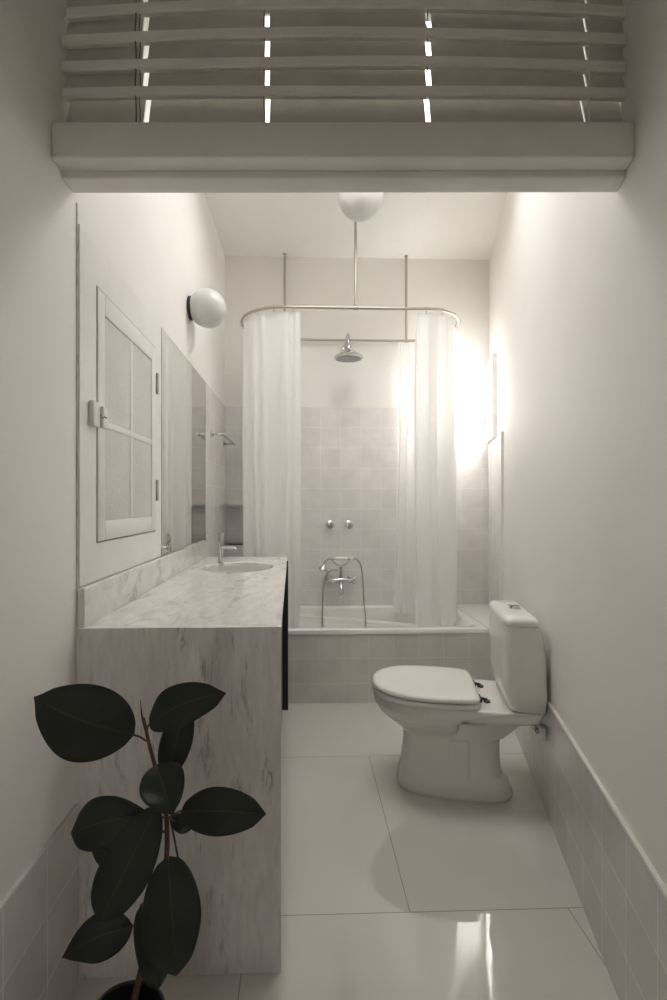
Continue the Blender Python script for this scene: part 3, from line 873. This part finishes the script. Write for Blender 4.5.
# faucet
fx, fy = -.428, 2.43
fa = empty('basin_tap', (fx, fy, CT)); tag(fa, 'slim cylindrical chrome basin tap standing on the marble counter', 'tap')
bm = bmesh.new(); add_lathe(bm, [(0, 0), (.017, 0), (.017, .006), (.0125, .010), (.0125, .060), (.0135, .062), (.0135, .108), (0, .110)], 24, Matrix.Translation((fx, fy, CT+.0005)))
attach(finish(bm, 'tap_body', M_chrome, None, angle=40), fa)
sd = Vector((.82, -.57, 0))
bm = bmesh.new(); c0 = Vector((fx, fy, CT+.080))
add_tube(bm, smooth_path([c0+sd*.008, c0+sd*.06+Vector((0, 0, .002)), c0+sd*.098+Vector((0, 0, 0)), c0+sd*.108+Vector((0, 0, -.012))], 6), .0085, 14)
attach(finish(bm, 'spout', M_chrome, None, True), fa)
bm = bmesh.new(); add_lathe(bm, [(0, .111), (.0125, .111), (.0125, .150), (.010, .154), (0, .154)], 20, Matrix.Translation((fx, fy, CT)))
add_tube(bm, [Vector((fx, fy, CT+.148)), Vector((fx-.006, fy-.045, CT+.156))], [.005, .004], 10)
attach(finish(bm, 'lever', M_chrome, None, angle=40), fa)
# black base cabinet under the counter
cb = empty('base_cabinet', (-.3, 2.2, 0)); tag(cb, 'black base cabinet under the marble counter, seen only as a dark edge', 'cabinet')
bm = bmesh.new(); add_prism(bm, [(XL+.006, 1.90), (-.105, 1.90), (-.125, 2.655), (XL+.006, 2.655)], .06, .70)
attach(finish(bm, 'carcass', M_black, None), cb)
bm = bmesh.new(); add_prism(bm, [(-.1245, 2.657), (-.0815, 2.657), (-.0815, 2.677), (-.1245, 2.677)], 0, CT-.0215)
attach(finish(bm, 'end_post', M_black, None), cb)
for (ya, yb) in ((1.905, 2.27), (2.275, 2.650)):
    bm = bmesh.new(); xx = lambda y: -.1045-.02*(y-1.9)/.755
    add_prism(bm, [(xx(ya), ya), (xx(ya)+.012, ya), (xx(yb)+.012, yb), (xx(yb), yb)], .07, .69)
    attach(finish(bm, 'cabinet_door', M_black, None), cb)
bm = bmesh.new(); add_prism(bm, [(XL+.02, 1.95), (-.16, 1.95), (-.16, 2.62), (XL+.02, 2.62)], 0, .0595)
attach(finish(bm, 'plinth', M_black, None), cb)

# ------------------------------------------------------------------ toilet  (local +x runs out from the wall, +y towards the camera)
TA = math.radians(180-12.0)
to = empty('toilet', (.984, 1.870, 0), TA)
tag(to, 'white ceramic close-coupled toilet with closed lid, standing against the right wall', 'toilet')
NS = 48
def egg(x0, x1, hw, z, e=2.2, fore=.56, back_e=5.0, fe=2.1):
    """bowl outline: squarish back at x0, rounded front at x1"""
    xm = x0+(x1-x0)*(1-fore)
    out = []
    for k in range(NS):
        t = 2*PI*k/NS
        c, s = math.cos(t), math.sin(t)
        if c >= 0:
            ee = fe; x = xm+(x1-xm)*abs(c)**(2/ee); yv = hw*math.copysign(abs(s)**(2/ee), s)
        else:
            ee = back_e; x = xm-(xm-x0)*abs(c)**(2/ee); yv = hw*math.copysign(abs(s)**(2/ee), s)
        out.append((x, yv, z))
    return out
bm = bmesh.new()
# pan
add_loft(bm, [egg(.345, .55, .088, .215, back_e=6), egg(.340, .58, .105, .25, back_e=6), egg(.335, .628, .135, .285, back_e=6), egg(.33, .662, .158, .315, back_e=6),
              egg(.30, .680, .170, .345, back_e=7), egg(.16, .686, .174, .372, back_e=8), egg(.10, .684, .172, .386, back_e=9), egg(.10, .676, .165, .390, back_e=9)])
# rear platform carrying the cistern
add_loft(bm, [egg(.05, .40, .150, .335, fore=.4, back_e=7, fe=7), egg(.03, .40, .165, .352, fore=.4, back_e=8, fe=8), egg(.02, .40, .168, .390, fore=.4, back_e=9, fe=8)])
# sloping rib under the platform
P = [(.022, .372), (.165, .250), (.22, .225), (.30, .225), (.30, .362)]
a = [bm.verts.new((x, -.085, z)) for x, z in P]; b = [bm.verts.new((x, .085, z)) for x, z in P]
bm.faces.new(a); bm.faces.new(b[::-1])
for i in range(5): bm.faces.new((a[i], b[i], b[(i+1) % 5], a[(i+1) % 5]))
# pedestal
def ped(x0, x1, hw, z, e=3.2): return [(x, y, z) for x, y in superell((x0+x1)/2, 0, (x1-x0)/2, hw, NS, e)]
add_loft(bm, [ped(.118, .582, .113, 0), ped(.115, .585, .115, .012), ped(.125, .580, .112, .045), ped(.158, .570, .106, .085), ped(.165, .562, .100, .16), ped(.165, .555, .098, .30)])
# raised rib on each flank
for sy in (-1, 1):
    add_box(bm, .300, .375, min(sy*.085, sy*.1075), max(sy*.085, sy*.1075), .045, .235)
o = finish(bm, 'bowl', M_ceramic, to, True)
rm = o.modifiers.new('remesh', 'REMESH'); rm.mode = 'VOXEL'; rm.voxel_size = .004; rm.use_smooth_shade = True
sm = o.modifiers.new('smooth', 'SMOOTH'); sm.factor = .5; sm.iterations = 3
# seat ring and lid
def dshape(x0, x1, hw, n=56):
    out = []
    xm = x0+.17
    pts = []
    for k in range(31):                       # front curve
        t = -PI/2+PI*k/30
        c, s = math.cos(t), math.sin(t)
        pts.append((xm+(x1-xm)*abs(c)**(2/2.5), hw*math.copysign(abs(s)**(2/2.3), s)))
    back = [(x0+.09, hw*.985), (x0+.035, hw*.95), (x0+.012, hw*.90), (x0, hw*.80), (x0-.003, hw*.4), (x0-.003, 0)]
    full = pts+back+[(x, -y) for x, y in back[-2::-1]]
    return full
def dloft(spec):
    bm = bmesh.new()
    rings = []
    for sc, z in spec:
        d = dshape(.262, .692, .186)
        cx = .47
        rings.append([(cx+(x-cx)*(1-sc/.21), y*(1-sc/.186), z) for x, y in d])
    add_loft(bm, rings); return bm
finish(dloft([(.010, .3925), (.003, .3925), (0, .397), (0, .406), (.004, .4105), (.04, .4108)]), 'seat', M_seat, to, angle=45)
finish(dloft([(.04, .4142), (.005, .4142), (.001, .418), (.001, .427), (.006, .4325), (.02, .4345), (.08, .4365)]), 'lid', M_seat, to, angle=45)
for sy in (-1, 1):
    bm = bmesh.new()
    add_lathe(bm, [(0, 0), (.013, 0), (.013, .006), (.009, .009), (0, .009)], 18, Matrix.Translation((.225, sy*.078, .3905)))
    add_tube(bm, [(.225, sy*.078, .400), (.248, sy*.078, .404), (.268, sy*.078, .408)], [.006, .006, .005], 10)
    add_tube(bm, [(.254, sy*.078-.026, .404), (.254, sy*.078+.026, .404)], .0075, 12)
    finish(bm, 'hinge', M_dark, to, angle=40)
# cistern
def tk(x0, x1, hw, z, e=6.0):
    return [(x, y, z) for x, y in superell((x0+x1)/2, 0, (x1-x0)/2, hw, NS, e)]
bm = bmesh.new()
add_loft(bm, [tk(0.016, 0.146, .158, .3915), tk(0.012, 0.156, .166, .398), tk(0.012, 0.168, .174, .44), tk(0.014, 0.176, .178, .50), tk(0.018, 0.178, .180, .60), tk(0.028, 0.178, .180, .68), tk(0.040, 0.176, .178, .7235)])
finish(bm, 'cistern', M_ceramic, to, angle=50)
bm = bmesh.new()
add_loft(bm, [tk(0.042, 0.176, .178, .7250), tk(0.040, 0.181, .181, .728), tk(0.044, 0.181, .181, .742), tk(0.052, 0.174, .175, .752), tk(0.066, 0.163, .158, .756), tk(0.081, 0.143, .10, .7575)])
finish(bm, 'cistern_lid', M_ceramic, to, angle=50)
bm = bmesh.new(); add_lathe(bm, [(0, 0), (.024, 0), (.024, .005), (.019, .007), (.019, .011), (.010, .013), (0, .013)], 28, Matrix.Translation((.100, 0, .757)))
add_box(bm, .085, .128, -.006, .006, .768, .774)
finish(bm, 'flush_button', M_chrome, to, angle=40)
bm = bmesh.new()
add_tube(bm, smooth_path([(.085, .10, .39), (.083, .105, .36), (.07, .11, .335), (.055, .11, .325)], 5), .006, 10)
add_lathe(bm, [(0, -.012), (.010, -.012), (.010, .012), (0, .012)], 14, axis((.055, .11, .325), (0, 0, 1)))
finish(bm, 'fill_pipe', M_chrome, to, angle=40)
# small white box with the stop cock, on the dado behind the toilet
q = wr(1.758, .0105)
sc = empty('stop_cock_box', (q.x, q.y, .30), math.atan2(WN.y, WN.x)); tag(sc, 'small white plastic stop valve box on the dado tiles beneath the cistern', 'valve box')
bm = bmesh.new(); add_box(bm, 0, .022, -.022, .022, -.022, .030); o = finish(bm, 'cover', M_plastic, sc); bevel_mod(o, .006, 3)
bm = bmesh.new(); add_lathe(bm, [(0, 0), (.009, 0), (.011, .006), (.007, .014), (0, .014)], 14, axis((.0225, 0, .008), (1, 0, 0)))
finish(bm, 'valve_knob', M_chrome, sc, True)

# ------------------------------------------------------------------ rubber plant
PCX, PCY, PR, PH = -.316, .826, .067, .285
pl = empty('rubber_plant', (PCX, PCY, 0)); tag(pl, 'dark-leaved rubber plant in a black pot in the foreground, before the marble end panel', 'plant')
bm = bmesh.new()
def potring(r, z, wob=0.): return [(PCX+(r+wob*math.sin(5*a+1)*.5+wob*math.sin(3*a))*math.cos(a), PCY+(r+wob*math.sin(5*a+1)*.5+wob*math.sin(3*a))*math.sin(a), z+wob*.8*math.sin(4*a)) for a in [2*PI*k/48 for k in range(48)]]
add_loft(bm, [potring(.046, .001), potring(.048, .01), potring(.061, .22), potring(.064, .255, .001), potring(PR, PH, .0022), potring(PR-.003, PH+.002, .0022), potring(PR-.006, PH-.004, .002), potring(.060, .235)], cap1=False)
attach(finish(bm, 'pot', M_pot, None, True), pl)
bm = bmesh.new()
g = [potring(r, .250+.004*math.sin(r*300)+random.uniform(-.002, .002)) for r in (.0605, .05, .04, .025, .01)]
add_loft(bm, g, cap0=False); attach(finish(bm, 'soil', M_soil, None, True), pl)
stem = [Vector((PCX-.002, PCY+.004, .235)), at(137, 988, .845), at(142, 966, .855), at(153, 930, .86), at(162, 890, .862), at(166.5, 856, .862), at(167, 830, .862), at(165.5, 811, .862), at(161, 788, .863), at(155, 766, .865), at(150, 748, .866), at(146, 730, .866), at(143.5, 718, .866)]
bm = bmesh.new(); sp = smooth_path(stem, 5)
add_tube(bm, sp, [.0062-.0035*k/(len(sp)-1) for k in range(len(sp))], 10)
attach(finish(bm, 'stem', M_stem, None, True), pl)
sheath = smooth_path([at(146, 730, .866), at(142, 716, .866), at(140.3, 700, .867)], 6)
bm = bmesh.new(); add_tube(bm, sheath, [.0032-.0027*k/(len(sheath)-1) for k in range(len(sheath))], 8)
attach(finish(bm, 'leaf_sheath', mat('sheath_red', (.05, .018, .014), .5), None, True), pl)
CAM = Vector((0, 0, H))
def leaf(base, tip, wpx, attach_px=None, yb=.86, yt=.80, roll=0., sag=0., fold=.18, arch=.12, wpos=.5, full=.62, ctrl=None, ya=None, tipc=0.):
    """base/tip in picture coordinates with their own depths; width in metres from wpx"""
    B, T = at(*base, yb), at(*tip, yt)
    ax = (T-B); Ln = ax.length; ax.normalize()
    view = (CAM-(B+T)/2).normalized()
    side = ax.cross(view).normalized()
    nrm = side.cross(ax).normalized()
    side = Matrix.Rotation(roll, 3, ax) @ side; nrm = Matrix.Rotation(roll, 3, ax) @ nrm
    w = wpx/F*((yb+yt)/2)/2/max(.35, math.cos(roll))
    n, m = 30, 7
    bm = bmesh.new(); ul = bm.loops.layers.uv.new('UVMap'); g = []
    for i in range(n+1):
        t_ = i/n
        prof = (math.sin(PI*t_**(math.log(.5)/math.log(wpos))))**full if 0 < t_ < 1 else 0
        if t_ > .86: prof *= 1-.6*((t_-.86)/.14)**1.6
        ww = w*max(prof, .012)
        c = B+ax*(Ln*t_)+nrm*(arch*Ln*math.sin(PI*t_))+side*(sag/F*yb*math.sin(PI*t_))+Vector((0, 0, -tipc*Ln*max(0, t_-.75)**2*16*.25))
        row = []
        for j in range(-m, m+1):
            q = j/m
            row.append((c+side*(ww*q)+nrm*(fold*ww*abs(q)**1.4-(.0012 if j == 0 else 0)+.006*ww/w*math.sin(9*t_+2*q)*abs(q)), (t_, q)))
        g.append([(bm.verts.new(p), uvv) for p, uvv in row])
    for i in range(n):
        for j in range(2*m):
            f = bm.faces.new((g[i][j][0], g[i][j+1][0], g[i+1][j+1][0], g[i+1][j][0]))
            for l, q in zip(f.loops, (g[i][j][1], g[i][j+1][1], g[i+1][j+1][1], g[i+1][j][1])): l[ul].uv = q
    me = bpy.data.meshes.new('leaf'); bm.to_mesh(me); bm.free()
    o = link('leaf', me, M_leaf, None, True)
    so = o.modifiers.new('solid', 'SOLIDIFY'); so.thickness = .0009; so.offset = 0
    attach(o, pl)
    if attach_px:
        A = at(*attach_px, ya or .864)
        pth = smooth_path([A, (A+B)/2+Vector((0, 0, .002)), B, B+ax*(Ln*.06)], 5)
        bm = bmesh.new(); add_tube(bm, pth, .0019, 8)
        sub(finish(bm, 'petiole', M_stem, None, True), o)
    return o
leaf((134, 735), (34, 697), 66, (146, 741), .860, .845, sag=-4, wpos=.42, full=.74)
leaf((149, 725), (226, 693), 39, (146.5, 731), .860, .830, sag=-6, wpos=.47, full=.60, arch=.08)
leaf((167, 779), (188, 695), 30, (158, 775), .885, .900, wpos=.5, full=.55)
leaf((156, 765), (173, 815), 43, (156.5, 768), .850, .800, wpos=.40, full=.68, fold=.25, arch=.06)
leaf((181, 811), (266, 814), 40, (167, 819), .858, .840, sag=-1, wpos=.47, full=.56)
leaf((170, 818), (193, 828), 16, (178, 858), .885, .890, wpos=.5)
leaf((150, 815), (71, 833), 44, (165, 818), .895, .890, sag=3, wpos=.58, full=.58)
leaf((147, 830), (90, 845), 34, (165, 832), .905, .900, wpos=.5, sag=-10)
leaf((157, 806), (99, 924), 49, (165.5, 812), .845, .790, sag=0, wpos=.48, full=.56)
leaf((168, 856), (176, 976), 54, (167, 850), .845, .800, wpos=.44, full=.55)
leaf((133, 926), (61, 957), 38, (156, 915), .870, .850, sag=3, wpos=.36, full=.95, tipc=.08)
leaf((141, 905), (158, 990), 33, (158, 900), .862, .840, sag=-4, wpos=.45, full=.6)

# ------------------------------------------------------------------ light
w = bpy.data.worlds.new('world'); bpy.context.scene.world = w; w.use_nodes = True
w.node_tree.nodes['Background'].inputs['Color'].default_value = (1.0, .98, .962, 1)
w.node_tree.nodes['Background'].inputs['Strength'].default_value = 2.2

pd = bpy.data.lights.new('added_skylight_portal', 'AREA'); pd.shape = 'RECTANGLE'; pd.size = 1.0; pd.size_y = .66
pd.cycles.is_portal = True  # sampling portal for the added skylight, no lamp of the room
po = bpy.data.objects.new('added_skylight_portal', pd); po.location = (.30, 2.05, ZC+.27); col.objects.link(po)
# ------------------------------------------------------------------ camera
cd = bpy.data.cameras.new('camera'); cam = bpy.data.objects.new('camera', cd); col.objects.link(cam)
cam.location = (0, 0, H); cam.rotation_euler = (PI/2, 0, -TH)
cd.sensor_fit = 'VERTICAL'; cd.sensor_height = 36; cd.lens = F/1000*36
cd.shift_x = (333.5-U0)/1000; cd.shift_y = (V0-500)/1000
cd.clip_start = .02
sc_ = bpy.context.scene
sc_.camera = cam
sc_.view_settings.view_transform = 'Standard'; sc_.view_settings.look = 'None'
sc_.view_settings.gamma = 1; sc_.view_settings.use_curve_mapping = False
sc_.view_settings.exposure = 2.05
sc_.cycles.max_bounces = 12; sc_.cycles.diffuse_bounces = 8; sc_.cycles.transparent_max_bounces = 12
sc_.cycles.caustics_reflective = True
